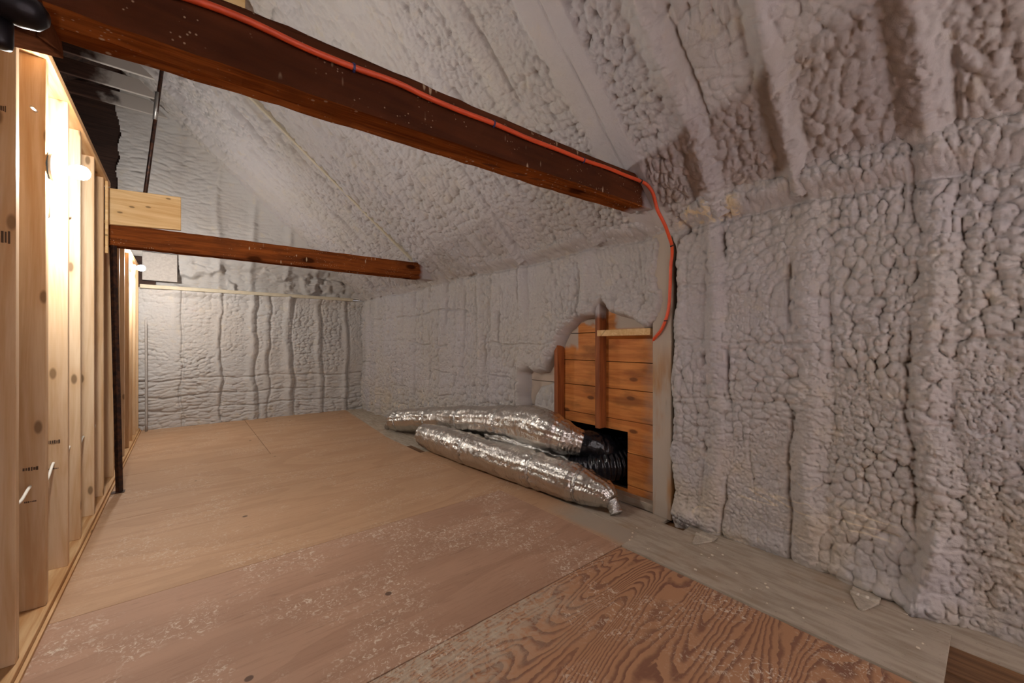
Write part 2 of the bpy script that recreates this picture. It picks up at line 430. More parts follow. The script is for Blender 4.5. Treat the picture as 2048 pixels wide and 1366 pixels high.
def grid_mesh(name, P, mat, parent=None, keep=None):
    """P: (nu, nv, 3) array of points -> a smooth grid mesh; keep: bool per vertex (a quad stays when any of its corners is kept)"""
    nu, nv = P.shape[:2]
    idx = np.arange(nu * nv).reshape(nu, nv)
    q = np.stack([idx[:-1, :-1], idx[1:, :-1], idx[1:, 1:], idx[:-1, 1:]], -1).reshape(-1, 4)
    V = P.reshape(-1, 3)
    if keep is not None:
        k = keep.reshape(-1); q = q[k[q].any(1)]
        used = np.zeros(len(V), bool); used[q.reshape(-1)] = True
        remap = np.cumsum(used) - 1; V = V[used]; q = remap[q]
    me = bpy.data.meshes.new(name)
    me.vertices.add(len(V)); me.vertices.foreach_set('co', V.astype(np.float32).ravel())
    me.loops.add(q.size); me.loops.foreach_set('vertex_index', q.astype(np.int32).ravel())
    me.polygons.add(len(q)); me.polygons.foreach_set('loop_start', np.arange(0, q.size, 4, dtype=np.int32))
    me.update(calc_edges=True); me.polygons.foreach_set('use_smooth', np.ones(len(q), bool)); me.validate()
    return link(name, me, mat, parent)
def struct(o): o['kind'] = 'structure'; return o
def thing(o, label, cat, group=None):
    o['label'] = label; o['category'] = cat
    if group: o['group'] = group
    return o
def empty(name, loc=(0, 0, 0)):
    o = bpy.data.objects.new(name, None); COL.objects.link(o); o.location = loc; o.empty_display_size = .05; return o
def put(o, root):
    """parent a mesh built in world coordinates under an empty that stands at its own place"""
    o.parent = root; o.matrix_parent_inverse = Matrix.Translation(root.location).inverted(); return o
def graded(a, b, f):
    out = [a]
    while out[-1] < b: out.append(out[-1] + f(out[-1]))
    return np.array(out)

# ================================================================== THE SETTING
# ---- right wall: sprayed foam, with the opening over the old sheathing
OPEN = [(2.85, -.2), (2.862, .89), (2.80, .925), (2.72, .90), (2.60, .915), (2.50, 1.05), (2.43, 1.16), (2.33, 1.29), (2.24, 1.35), (2.13, 1.378), (2.02, 1.385),
        (1.98, 1.46), (1.94, 1.49), (1.88, 1.41), (1.80, 1.385), (1.685, 1.343), (1.62, 1.30), (1.583, 1.275), (1.53, 1.285), (1.48, 1.32), (1.445, 1.383),
        (1.425, 1.465), (1.43, 1.53), (1.46, 1.58), (1.463, 1.672), (1.45, 1.80), (1.452, 1.875), (1.38, 1.87), (1.368, 1.80), (1.366, 1.458), (1.380, 1.131),
        (1.396, .93), (1.378, .70), (1.402, .467), (1.376, .30), (1.370, .2), (1.388, .06), (1.376, -.2)]
def build_right_wall():
    ys = graded(YB, YF + .05, lambda y: .012 if y < -.5 else (.0052 if y < 2.9 else .0052 + (y - 2.9) * .0013))
    zs = graded(-.06, 2.16, lambda z: .0062)
    U, V = np.meshgrid(ys, zs, indexing='ij')
    near = 1 - sst(2.2, 3.6, U)
    h = foam(U, V, 11, .037, 1.0, 1.08, .042) * near + foam(U, V, 12, .050, .8, 1.25, .056) * (1 - near)
    # joists of foam over the hidden studs: smooth columns with a split along one side
    ridge = np.zeros_like(U); calm = np.ones_like(U); split = np.zeros_like(U)
    R = random.Random(3)
    for c in (-1.2, -.76, -.28, .17, .62, 1.10, 2.10, 2.88, 3.30, 3.56, 3.98, 4.38, 4.80, 5.22, 5.63, 6.1, 6.5, 6.95):
        wob = (fbm(V * 1.6 + c * 9, V * 0 + c, 77, 2) - .5) * .09 + (fbm(V * 9 + c * 9, V * 0 + c, 76, 2) - .5) * .022
        d = U - c - wob; w = .040 + .015 * R.random()
        g_ = np.exp(-(d / w) ** 2)
        ridge += g_ * (.020 + .012 * R.random()) * (1 + .7 * (1 - near)) * (.6 + .8 * vn(V * 2.3 + c * 5, V * 0, 8)); calm *= 1 - .45 * g_
        side = 1 if R.random() < .7 else -1
        ridge += g_ * lumps(U, V, .020, 63, 2.6, .9) * .016
        split += np.exp(-((d - side * w * 1.55) / .011) ** 2) * .026 * sst(.40, .60, fbm(V * 3 + c * 3, V * 0 + 1, 31, 2))
        split += np.exp(-((d + side * w * 1.7) / .016) ** 2) * .012 * sst(.35, .6, fbm(V * 2.2 + c, V * 0 + 4, 35, 2))
    for c in (.40, .88, 1.26, 2.55, 3.1, 4.1):          # fainter lap lines of the passes between the studs
        wob = (fbm(V * 2.6 + c * 4, V * 0 + c, 78, 2) - .5) * .08
        split += np.exp(-((U - c - wob) / .010) ** 2) * .011 * sst(.45, .6, fbm(V * 2.4 + c * 3, V * 0 + 8, 36, 2))
    # horizontal lap lines of the lifts
    for zc in (.30, .52, .82, 1.18, 1.55):
        wz = (fbm(U * 2.2 + zc * 7, U * 0 + zc, 79, 3) - .5) * .14
        split += np.exp(-((V - zc - wz) / .009) ** 2) * .015 * sst(.45, .62, fbm(U * 2.5, U * 0 + zc * 3, 33, 2))
    t = .085 + (h - .012) * calm + ridge - split * (1 + 1.0 * (1 - near))
    # lower edge puffs out over the floor boards, the bay by the sprayed post ends in a large lobe
    t += (.022 * np.exp(-((V - .05) / .06) ** 2) * (.0 + 1.2 * vn(U * 5, U * 0, 5)) - .040 * np.exp(-(V / .16) ** 2)) * near
    t += .070 * np.exp(-((U - 1.25) / .085) ** 2 - ((V - .075) / .07) ** 2)
    t += .055 * np.exp(-((U - .30) / .16) ** 2 - ((V - .02) / .05) ** 2)
    lean = np.exp(-((U - (.17 + (.30 - V) * .22)) / .030) ** 2) * sst(.40, .30, V)
    t += .05 * lean
    # a lip of foam over the wall plate, with a groove below it
    zl = 1.905 + (fbm(U * 1.5, U * 0 + 2, 45, 2) - .5) * .06
    t += .085 * sst(zl + .005, zl + .09, V) * (1 - .9 * np.exp(-((U - 1.40) / .13) ** 2)) - .022 * np.exp(-((V - zl) / .013) ** 2)
    lip = lumps(U, V, .06, 61, .75, 1.9) * .020 * sst(zl + .02, zl + .05, V); t += lip * near
    d = poly_sdf(U, V, OPEN)
    d2 = d + (fbm(U * 9, V * 9, 51, 2) - .5) * .030 * sst(0, .05, 1.9 - V)
    t += .018 * np.exp(-((d2 - .07) / .05) ** 2) * sst(1.9, 1.7, V)
    edge = np.clip(d2 / .045, 0, 1); t = t * np.sqrt(1 - (1 - edge) ** 2)
    P = np.stack([2.60 - np.maximum(t, 0.0), U, V], -1)
    return grid_mesh('wall_right', P, M['foam_r'], keep=d2 > 0)
wall_right = struct(build_right_wall())

rows = [.0, .10, .343, .585, .82, 1.03, 1.26, 1.49, 1.70]
HY0, HY1, HZ0, HZ1 = 1.781, 2.42, .06, .50
gp = .005
for z0, z1 in zip(rows, rows[1:]):
    x0 = 2.60 + random.uniform(-.002, .003)
    a, b = z0 + gp / 2, z1 - gp / 2
    y0, y1 = 1.28, 2.98
    if a >= HZ1 or b <= HZ0:
        prism('board', [(y0, a), (y1, a), (y1, b), (y0, b)], 0, x0, 2.625, M['sheath'], wall_right)
    elif b <= HZ1 and a >= HZ0:
        prism('board', [(y0, a), (HY0, a), (HY0, b), (y0, b)], 0, x0, 2.625, M['sheath'], wall_right)
        prism('board', [(HY1, a), (y1, a), (y1, b), (HY1, b)], 0, x0, 2.625, M['sheath'], wall_right)
    elif b > HZ1:
        prism('board', [(y0, a), (HY0, a), (HY0, HZ1), (HY1, HZ1), (HY1, a), (y1, a), (y1, b), (y0, b)], 0, x0, 2.625, M['sheath'], wall_right)
    else:
        prism('board', [(y0, a), (y1, a), (y1, b), (HY1, b), (HY1, HZ0), (HY0, HZ0), (HY0, b), (y0, b)], 0, x0, 2.625, M['sheath'], wall_right)
o = box('wall_post', 2.505, 2.60, 1.378, 1.515, -.01, 2.0, M['post'], wall_right, .004); o['label'] = 'grey sprayed post'
box('wall_stud', 2.51, 2.598, 1.975, 2.019, .505, 1.66, M['framing'], wall_right, .003)
box('wall_stud', 2.51, 2.598, 2.428, 2.471, .0, 1.155, M['framing'], wall_right, .003)
prism('blocking', [(1.535, 1.232), (1.995, 1.229), (1.995, 1.276), (1.535, 1.281)], 0, 2.503, 2.598, M['pineboard'], wall_right, .003)
box('sill', 2.53, 2.60, 1.50, 2.40, -.01, .045, M['plank'], wall_right, .003)
# thin foam on the boards beside the silver duct
def low_patch():
    ys = np.arange(2.44, 2.90, .006); zs = np.arange(-.02, .88, .006); U, V = np.meshgrid(ys, zs, indexing='ij')
    poly = [(2.465, -.1), (2.462, .845), (2.52, .835), (2.60, .80), (2.70, .775), (2.77, .70), (2.80, .60), (2.795, .50), (2.80, .3), (2.80, -.1)]
    d = poly_sdf(U, V, poly) * -1 + (fbm(U * 10, V * 10, 3, 2) - .5) * .03
    t = (.03 + foam(U, V, 91, .05, .8, 1.3, .022)) * np.sqrt(1 - (1 - np.clip(d / .03, 0, 1)) ** 2)
    return grid_mesh('foam_patch', np.stack([2.60 - np.maximum(t, 0), U, V], -1), M['foam_r'], wall_right, keep=d > 0)
low_patch()
# solid outer skin behind the boards, with the hole left free
bm = bmesh.new()
add_box(bm, 2.627, 2.66, YB, HY0, -.09, 2.3); add_box(bm, 2.627, 2.66, HY1, YF + .1, -.09, 2.3)
add_box(bm, 2.627, 2.66, HY0, HY1, HZ1, 2.3); add_box(bm, 2.627, 2.66, HY0, HY1, -.09, HZ0)
from_bm('wall_core', bm, M['void'], wall_right)
# dark chase behind the cut-out
bm = bmesh.new(); add_box(bm, 2.63, 3.25, 1.55, 2.60, -.05, .75)
bm.faces.ensure_lookup_table()
bmesh.ops.delete(bm, geom=[f for f in bm.faces if f.normal.dot(Vector((-1, 0, 0))) > .9 or abs(f.calc_center_median().x - 2.63) < 1e-4], context='FACES')
from_bm('duct_chase', bm, M['void'], wall_right)

# ---- ceiling: foam between the rafters
def build_ceiling():
    ys = graded(YB, YF + .1, lambda y: .014 if y < -.4 else (.0070 if y < 2.6 else .0070 + (y - 2.6) * .0016))
    ss = graded(-.06, (CX0 - XRIDGE) / math.cos(math.radians(41.5)), lambda s: .0072 + max(0, s - 1.6) * .0020)
    U, V = np.meshgrid(ys, ss, indexing='ij')
    near = 1 - sst(2.2, 3.2, U)
    # the foam runs down the slope in streaks further back, in round lumps near the camera
    sh = U + V * .10
    h = foam(U, V, 21, .043, .85, 1.05, .046) * near + foam(sh, V, 22, .048, .9, 1.5, .048) * (1 - near)
    ridge = np.zeros_like(U); calm = np.ones_like(U); split = np.zeros_like(U)
    R = random.Random(9)
    for c in (-1.7, -1.2, -.75, -.28, .18, .64, 1.03, 1.98, 2.42, 2.86, 3.3, 3.75, 4.16, 5.0, 5.45, 5.9, 6.35, 6.8):
        wob = (fbm(V * 1.3 + c * 9, V * 0 + c, 177, 2) - .5) * .08
        d = U - c - wob; w = .045 + .02 * R.random(); g_ = np.exp(-(d / w) ** 2)
        ridge += g_ * (.032 + .02 * R.random()) * (.45 + 1.1 * vn(V * 1.9 + c * 5, V * 0, 18)); calm *= 1 - .62 * g_
        ridge += g_ * lumps(U, V, .022, 64, 2.4, .9) * .018
        split += np.exp(-((d + w * 1.5) / .012) ** 2) * .026 * sst(.35, .55, fbm(V * 2.6 + c * 3, V * 0 + 1, 131, 2))
        split += np.exp(-((d - w * 1.6) / .022) ** 2) * .012
    # the one rafter left nearly bare, above the front beam
    bare = sst(1.345, 1.375, U) * (1 - sst(1.60, 1.64, U + (fbm(V * 4, V * 0, 7, 2) - .5) * .06))
    soft = 1 - .45 * sst(1.35, .9, U) * sst(1.1, .6, V)      # skinned over smoother low down near the eave
    t = (h * soft - .012) * calm + ridge - split
    t = t * (1 - bare) + bare * (.040 + (fbm(U * 60, V * 40, 5, 2) - .5) * .004 - .010 * np.exp(-((U - 1.475 - (fbm(V * 2, V * 0, 4, 2) - .5) * .05) / .0035) ** 2))
    c, s = math.cos(math.radians(41.5)), math.sin(math.radians(41.5))
    X = CX0 - V * c - t * s; Z = CZ0 + V * s - t * c
    return grid_mesh('ceiling', np.stack([X, U, Z], -1), M['foam_c'])
ceiling = struct(build_ceiling())
def slope_pt(sd, y, t): # sd up the slope, t into the room
    c, s = math.cos(math.radians(41.5)), math.sin(math.radians(41.5)); return (CX0 - sd * c - t * s, y, CZ0 + sd * s - t * c)
def rafter(y0, y1, s0, s1, t0, t1, mat, dy=0.0):
    bm = bmesh.new()
    add_hexa(bm, [slope_pt(s0, y0, t0), slope_pt(s1, y0 + dy, t0), slope_pt(s1, y1 + dy, t0), slope_pt(s0, y1, t0)],
             [slope_pt(s0, y0, t1), slope_pt(s1, y0 + dy, t1), slope_pt(s1, y1 + dy, t1), slope_pt(s0, y1, t1)])
    bmesh.ops.recalc_face_normals(bm, faces=bm.faces[:]); bevel(bm, .003)
    return from_bm('rafter', bm, mat, ceiling)
M['rafter'] = simple('sprayed_rafter', L(196, 184, 160), .85, var=.12, ns=14)
rafter(4.545, 4.585, -.02, 2.9, -.02, .055, M['rafter'], .28)
# back slope of the roof and the unseen rest of the shell, bare dark boards
bm = bmesh.new()
for k in range(20):
    a0 = k * .205; a1 = a0 + .20; c, s = math.cos(math.radians(41.5)), math.sin(math.radians(41.5))
    lo = [(XRIDGE - a0 * c, YB, ZRIDGE - a0 * s), (XRIDGE - a1 * c, YB, ZRIDGE - a1 * s), (XRIDGE - a1 * c, YF + .2, ZRIDGE - a1 * s), (XRIDGE - a0 * c, YF + .2, ZRIDGE - a0 * s)]
    add_hexa(bm, lo, [(x - .012, y, z + .014) for x, y, z in lo])
o = from_bm('roof_boards', bm, M['darkwood'], ceiling); o['kind'] = 'stuff'

# ---- far wall: lower foam, plate, upper gable
def build_far_lower():
    xs = np.arange(-.52, 2.62, .0085); zs = np.arange(-.05, 1.93, .0075); U, V = np.meshgrid(xs, zs, indexing='ij')
    low = 1 - sst(.55, 1.0, V + (fbm(U * 2, V * 2, 5, 2) - .5) * .5)
    h = foam(U, V, 31, .062, 1.9, .70, .034) * low + foam(U, V, 32, .052, 1.2, .85, .040) * (1 - low)
    ridge = np.zeros_like(U); calm = np.ones_like(U); split = np.zeros_like(U)
    for c, w, k in ((-.12, .06, .02), (.39, .030, .03), (.81, .045, .05), (.98, .04, .03), (1.29, .050, .055), (1.74, .045, .045), (2.18, .040, .04)):
        d = U - c - (fbm(V * 2.4 + c * 9, V * 0, 277, 3) - .5) * .11; g_ = np.exp(-(d / w) ** 2)
        ridge += g_ * k * (.5 + .8 * vn(V * 2.1 + c * 4, V * 0, 28)); calm *= 1 - .65 * g_
        split += np.exp(-((d - w * 1.6) / .014) ** 2) * .03
    for zc in (.22, .42, .65):
        split += np.exp(-((V - zc - (fbm(U * 2.2 + zc, U * 0, 29, 3) - .5) * .12) / .012) ** 2) * .020
    t = .05 + (h - .012) * calm + ridge - split + .06 * sst(1.80, 1.90, V) * vn(U * 4, U * 0, 3) - .03 * sst(1.90, 1.93, V)
    return grid_mesh('wall_far', np.stack([U, YF - t, V], -1), M['foam_g'])
wall_far = struct(build_far_lower())
def build_gable():
    xs = np.arange(-.80, 2.60, .011); zs = np.arange(1.93, 4.75, .011); U, V = np.meshgrid(xs, zs, indexing='ij')
    slope_d = (ceil_z(U) - V) * math.cos(math.radians(41.5))
    h = foam(U, V, 41, .070, 2.1, .55, .034)
    low = 1 - sst(2.28, 2.40, V + (fbm(U * 3, U * 0, 2, 3) - .5) * .16)
    t = -.10 * low + (1 - low) * .03 + (h - .012) * (.6 + .9 * low) + .10 * low * sst(.48, .62, fbm(U * 3.4, V * 3.4, 44, 3))
    for c in (.39, .81, 1.29, 1.74):
        d = U - c - (vn(V * 1.7 + c * 9, V * 0, 277) - .5) * .06; t += np.exp(-(d / .05) ** 2) * .035
    cove = np.exp(-np.maximum(slope_d, 0) / .16) * .16           # foam rounds the corner under the rafters
    t = t + cove
    keep = (slope_d > -.10) & (U > -.76 + .22 * fbm(U * 3, V * 2.5, 66, 3))
    return grid_mesh('gable_foam', np.stack([U, YF + .02 - t, V], -1), M['foam_g'], wall_far, keep=keep)
build_gable()
struct(box('trim_1', -.45, 2.30, YF - .14, YF + .02, 1.905, 1.955, M['rafter'], None, .004))
o = box('panel', -.43, -.07, YF - .08, YF - .05, 2.02, 2.40, M['greypaint'], wall_far, .003); o['label'] = 'smooth grey panel above the plate'
bm = bmesh.new()
for k in range(24): add_box(bm, -3.9, -.30, YF + .02, YF + .04, k * .20, k * .20 + .197)
o = from_bm('gable_boards', bm, M['darkwood'], wall_far); o['kind'] = 'stuff'
# wall behind the photographer, with a made-up opening at the fill lamp
M['backwall'] = simple('sprayed_back_wall', L(184, 176, 172), .9, bump=.4, ns=18)
bm = bmesh.new()
for x0, x1, z0, z1 in ((-3.9, -.1, 0, 5), (1.9, 2.7, 0, 5), (-.1, 1.9, 0, .65), (-.1, 1.9, 2.25, 5)): add_box(bm, x0, x1, YB - .12, YB, z0, z1)
struct(from_bm('wall_back', bm, M['backwall']))
box('wall_outer', -4.0, -3.9, YB, YF + .1, -.05, 2.2, M['darkwood'], ceiling, 0)

# ---- floor: subfloor, plywood sheets and planks
floor = struct(box('floor', -3.95, 2.64, YB, YF + .05, -.09, -.032, M['oldwood'], None, 0))
def sheet(poly, mat, name='plywood_sheet', top=0.0, th=.012):
    return prism(name, poly, 2, top - th, top, mat, floor, .0012)
def rect(x0, x1, y0, y1, g=.0022): return [(x0 + g, y0 + g), (x1 - g, y0 + g), (x1 - g, y1 - g), (x0 + g, y1 - g)]
sheet(rect(-.56, 1.957, -1.0, 1.387), M['ply_c'])
sheet(rect(-.56, 1.957, 1.387, 2.520), M['ply_b'], top=.001)
sheet(rect(-.56, 1.957, 2.520, 3.720), M['ply_a'])
sheet(rect(-.56, 1.957, 3.720, 4.900), M['ply_a'])
sheet(rect(-.56, .712, 4.900, 7.30), M['ply_a'])
sheet([(.715, 4.902), (1.965, 4.902), (2.19, 7.30), (.715, 7.30)], M['ply_a'])
sheet(rect(-.56, 1.957, -2.0, -1.0), M['ply_b'])
sheet(rect(1.957, 2.175, 1.387, 3.93), M['ply_a'], top=-.001)
sheet([(1.957, 3.70), (2.02, 3.70), (2.02, 4.28), (1.957, 4.28)], M['oldwood'], 'floorboard', top=-.004)
sheet([(1.96, 3.935), (2.20, 3.935), (2.20, 7.33), (2.195, 7.33), (1.97, 4.9)], M['plank'], 'floorboard', top=-.006)
sheet(rect(2.20, 2.40, 3.6, 7.33), M['plank'], 'floorboard', top=-.004)
sheet(rect(2.40, 2.62, 3.6, 7.33), M['plank'], 'floorboard', top=-.007)
sheet([(2.177, 1.40), (2.50, 1.40), (2.50, 1.66), (2.30, 1.66), (2.24, 1.76), (2.177, 1.78)], M['plank'], 'floorboard', top=-.001)
sheet(rect(2.177, 2.39, 1.70, 3.6), M['plank'], 'floorboard', top=-.014, th=.01)
sheet(rect(2.39, 2.60, 1.40, 3.6), M['plank'], 'floorboard', top=-.016, th=.01)
# plank with strap hinges along the wall
o = sheet([(1.962, .118), (2.385, .118), (2.405, .24), (2.405, 1.40), (2.18, 1.40), (1.962, 1.384)], M['plank'], 'floorboard', top=.006, th=.02)
sheet(rect(2.410, 2.62, .243, 1.25), M['plank'], 'floorboard', top=.004, th=.02)
for k, (xa, xb) in enumerate(((1.96, 2.045), (2.045, 2.135), (2.135, 2.23), (2.23, 2.33), (2.33, 2.44), (2.44, 2.62))):
    sheet(rect(xa, xb, -2.0, .125 if xb < 2.36 else .24, .002), M['oldwood'] if k < 4 else M['plank'], 'floorboard', top=-.010 - .003 * (k % 2), th=.02)

# ---- partition of new studs
wall_left = struct(empty('wall_left'))
bm = bmesh.new(); add_box(bm, -.55, -.461, -.019, .019, 0, 2.372); bevel(bm, .002)
stud_me = bpy.data.meshes.new('stud'); bm.to_mesh(stud_me); bm.free(); stud_me.materials.append(M['stud'])
bm = bmesh.new(); add_box(bm, -.55, -.461, -.019, .019, 0, 2.112); bevel(bm, .002)
stud_lo = bpy.data.meshes.new('stud'); bm.to_mesh(stud_lo); bm.free(); stud_lo.materials.append(M['stud'])
SY = [-1.85, -1.44, -1.03, -.62, -.21, .20, .61, 1.02, 1.42, 1.82, 2.232, 2.642, 3.036, 3.399, 3.817, 4.245, 4.80, 5.20, 5.60, 6.0, 6.4, 6.8, 7.15]
for y in SY:
    o = bpy.data.objects.new('stud', stud_me if y < 4.5 else stud_lo); COL.objects.link(o)
    o.parent = wall_left; o.location = (random.uniform(-.003, .003), y, .038)
box('bottom_plate', -.56, -.45, YB, 7.26, 0.0, .038, M['plate'], wall_left)
box('top_plate', -.56, -.45, YB, 4.48, 2.410, 2.448, M['plate'], wall_left)
box('top_plate', -.56, -.45, 4.66, 7.26, 2.150, 2.188, M['plate'], wall_left)
box('kerf_strip', -.449, -.437, YB, 7.26, 0.001, .016, M['plate'], wall_left, .001)

# ================================================================== THINGS
# ---- timber tie beams
def beam(name, pts_lo, pts_hi, label, mat='beam'):
    """hand-hewn timber: four lower and four upper corners; subdivided and roughened a little"""
    bm = bmesh.new(); N = 70
    R = random.Random(len(label))
    rings = []
    prof = [(0, 0, 0), (.0, 0.10, -.002), (0, .5, 0), (0, .93, 0), (.05, 1, 0), (.5, 1, .003), (.95, 1, 0), (1, .95, 0), (1, .5, 0), (1, .06, 0), (.95, 0, 0), (.60, 0, 0), (.56, 0, .006), (.52, 0, 0), (.05, 0, 0)]
    lo = [Vector(p) for p in pts_lo]; hi = [Vector(p) for p in pts_hi]    # order: left-front, right-front, right-back, left-back
    for i in range(N + 1):
        t = i / N
        fl, fh = lo[0].lerp(lo[1], t), hi[0].lerp(hi[1], t); bl, bh = lo[3].lerp(lo[2], t), hi[3].lerp(hi[2], t)
        ring = []
        for j, (a, b, dz) in enumerate(prof):
            p = fl.lerp(bl, a).lerp(fh.lerp(bh, a), b)
            k = .0022
            p = p + Vector((0, (R.random() - .5) * k * 2, dz + (R.random() - .5) * k * 2 + .004 * math.sin(t * 9 + j)))
            ring.append(bm.verts.new(p))
        rings.append(ring)
    n = len(prof)
    for a, b in zip(rings, rings[1:]):
        for j in range(n): bm.faces.new((a[j], a[(j + 1) % n], b[(j + 1) % n], b[j]))
    bm.faces.new(rings[0]); bm.faces.new(rings[-1][::-1])
    bmesh.ops.recalc_face_normals(bm, faces=bm.faces[:])
    return thing(from_bm(name, bm, M[mat]), label, 'beam')
def shaded_sides(g, c):
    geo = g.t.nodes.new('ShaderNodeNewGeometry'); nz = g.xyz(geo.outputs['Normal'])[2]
    side = g.sm(-.55, -.30, nz)                       # shade on the sides painted into the colour, raw wood below
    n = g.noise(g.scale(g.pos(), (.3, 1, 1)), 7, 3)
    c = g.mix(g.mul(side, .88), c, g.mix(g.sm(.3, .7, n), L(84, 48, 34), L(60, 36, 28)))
    return beam_spots(g, c)
M['beam_shaded'] = m_wood('shaded_side_timber', 0, L(158, 88, 40), L(98, 52, 26), ks=3.0, gscale=22, rough=.85, spots=shaded_sides, rnd=0, spec=0.0)
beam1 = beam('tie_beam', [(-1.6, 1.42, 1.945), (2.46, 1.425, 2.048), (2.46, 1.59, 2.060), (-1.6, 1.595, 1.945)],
             [(-1.6, 1.415, 2.125), (2.46, 1.42, 2.236), (2.46, 1.59, 2.236), (-1.6, 1.595, 2.125)], 'dark stained timber tie beam carrying the long orange cable', 'beam_shaded')
beam2 = beam('tie_beam', [(-1.6, 4.50, 1.962), (2.46, 4.505, 1.968), (2.46, 4.655, 1.968), (-1.6, 4.65, 1.962)],
             [(-1.6, 4.50, 2.118), (2.46, 4.50, 2.160), (2.46, 4.655, 2.160), (-1.6, 4.65, 2.118)], 'reddish brown timber tie beam with the pale board nailed to its end')
bm = bmesh.new(); lathe(bm, [(0, .012), (.004, .026), (.008, .026), (.010, .015), (.026, .015), (.028, .012)], (2.33, 1.515, 2.062), (0, 0, -1), 16)
put(from_bm('bolt', bm, M['zinc'], None, False), beam1)
# pale pine board nailed across the second beam
bm = bmesh.new()
add_hexa(bm, [(-.478, 4.46, 2.115), (-.018, 4.46, 2.148), (-.018, 4.498, 2.148), (-.478, 4.498, 2.115)], [(-.478, 4.46, 2.401), (-.018, 4.46, 2.430), (-.018, 4.498, 2.430), (-.478, 4.498, 2.401)])
bevel(bm, .003)
pb = thing(from_bm('pine_board', bm, M['pineboard']), 'short pale knotty pine board nailed to the far beam beside the studs', 'board')
box('pine_strip', -.462, -.446, 4.30, 4.345, 1.86, 2.41, M['pineboard'], wall_left, .002)

# ---- orange cable along the front beam, down the post, behind the blocking
def on_beam(x, z, lift=.012): return (x, 1.408 - lift + .006, z)
cab = [(-.30, 1.402, 2.095), (-.1, 1.402, 2.105), (.035, 1.402, 2.123), (.152, 1.402, 2.128), (.30, 1.402, 2.120), (.45, 1.402, 2.124), (.60, 1.402, 2.135), (.744, 1.402, 2.130), (.90, 1.402, 2.133), (1.049, 1.402, 2.140),
       (1.25, 1.402, 2.140), (1.45, 1.404, 2.150), (1.649, 1.404, 2.155), (1.85, 1.405, 2.170), (2.05, 1.405, 2.175), (2.13, 1.385, 2.166), (2.195, 1.367, 2.150), (2.244, 1.357, 2.110), (2.285, 1.362, 2.060), (2.312, 1.36, 2.010),
       (2.356, 1.338, 1.925), (2.41, 1.340, 1.862), (2.455, 1.346, 1.812), (2.490, 1.364, 1.75), (2.492, 1.372, 1.70), (2.492, 1.378, 1.56), (2.492, 1.385, 1.44), (2.492, 1.40, 1.36), (2.493, 1.44, 1.27), (2.499, 1.495, 1.21), (2.54, 1.525, 1.18)]
oc = tube('orange_cable', cab, .0105, M['orange'], None, 10, 6)
thing(oc, 'long orange electrical cable clipped along the front beam and down the wall post', 'cable')
def clip(p, d, mat):
    bm = bmesh.new(); n = Vector(d).normalized(); ref = Vector((0, -1, 0)) if abs(n.y) < .9 else Vector((1, 0, 0)); side = n.cross(ref).normalized()
    prev = None; w = n * .004
    for k in range(9):
        a = math.pi * (k / 8)
        q = Vector(p) + side * math.cos(a) * .0165 + ref * math.sin(a) * .0150 - ref * .004; q2 = Vector(p) + side * math.cos(a) * .0125 + ref * math.sin(a) * .0118 - ref * .004
        ring = [bm.verts.new(q - w), bm.verts.new(q + w), bm.verts.new(q2 + w), bm.verts.new(q2 - w)]
        if prev:
            for j in range(4): bm.faces.new((prev[j], prev[(j + 1) % 4], ring[(j + 1) % 4], ring[j]))
        else: bm.faces.new(ring[::-1])
        prev = ring
    bm.faces.new(prev); bmesh.ops.recalc_face_normals(bm, faces=bm.faces[:])
    return from_bm('cable_clip', bm, mat, oc)
for p, d, m_ in (((.45, 1.402, 2.124), (1, 0, .05), 'navy'), ((1.049, 1.402, 2.140), (1, 0, .03), 'navy'), ((1.649, 1.404, 2.155), (1, 0, .06), 'navy'), ((2.150, 1.379, 2.162), (1, -.25, -.2), 'black'),
                 ((2.455, 1.346, 1.812), (.6, .1, -1), 'black'), ((2.492, 1.41, 1.325), (0, .45, -.9), 'black')):
    clip(p, d, M[m_])

# ---- silver insulated ducts
def duct(name, pts, rad, seed, mat, parent, n=64, per=40, amp=.006, ribs=0.0, pinch=()):
    path = catmull(pts, per); m = len(path); r = np.interp(np.linspace(0, len(pts) - 1, m), range(len(pts)), rad)
    s = np.concatenate([[0], np.cumsum(np.linalg.norm(np.diff(path, axis=0), axis=1))])
    A, K = np.meshgrid(s, np.arange(n), indexing='ij'); ang = K / n * 2 * math.pi
    cu, su = np.cos(ang), np.sin(ang)
    d = (fbm(A * 14 + seed, cu * 2.2 + 5, seed, 3) - .5) + (fbm(A * 14 + seed, su * 2.2 + 9, seed + 3, 3) - .5)
    d = d * amp * 1.6
    # lengthwise creases gathered near the straps
    fold = np.sin(ang * 13 + 4 * (fbm(A * 5, cu, seed + 8, 2))) * .0035
    d = d + fold * (.3 + vn(A * 3, A * 0, seed + 6))
    crease = np.abs(fbm(A * 30 + seed, ang * 1.2 + 3 * cu, seed + 21, 2) - .5)
    near_p = np.zeros_like(A)
    for q in pinch:
        s0 = s[min(m - 1, int(q * m))]
        d = d - .011 * np.exp(-((A - s0) / .020) ** 2) + .006 * np.exp(-((np.abs(A - s0) - .06) / .03) ** 2)
        near_p = np.maximum(near_p, np.exp(-((A - s0) / .09) ** 2))
    gather = np.sin(ang * 17 + 5 * fbm(A * 8, cu * 2, seed + 31, 2)) * .0045 * near_p
    d = d + gather - (.5 - crease) * .010 * sst(.42, .5, .5 - crease) + (fbm(A * 45, su * 6 + 3, seed + 50, 2) - .5) * .006
    if ribs: d = d + ribs * np.abs(np.sin(A * math.pi / .034))
    return tube(name, path, r, mat, parent, n, 1, disp=d, raw=True), path, r
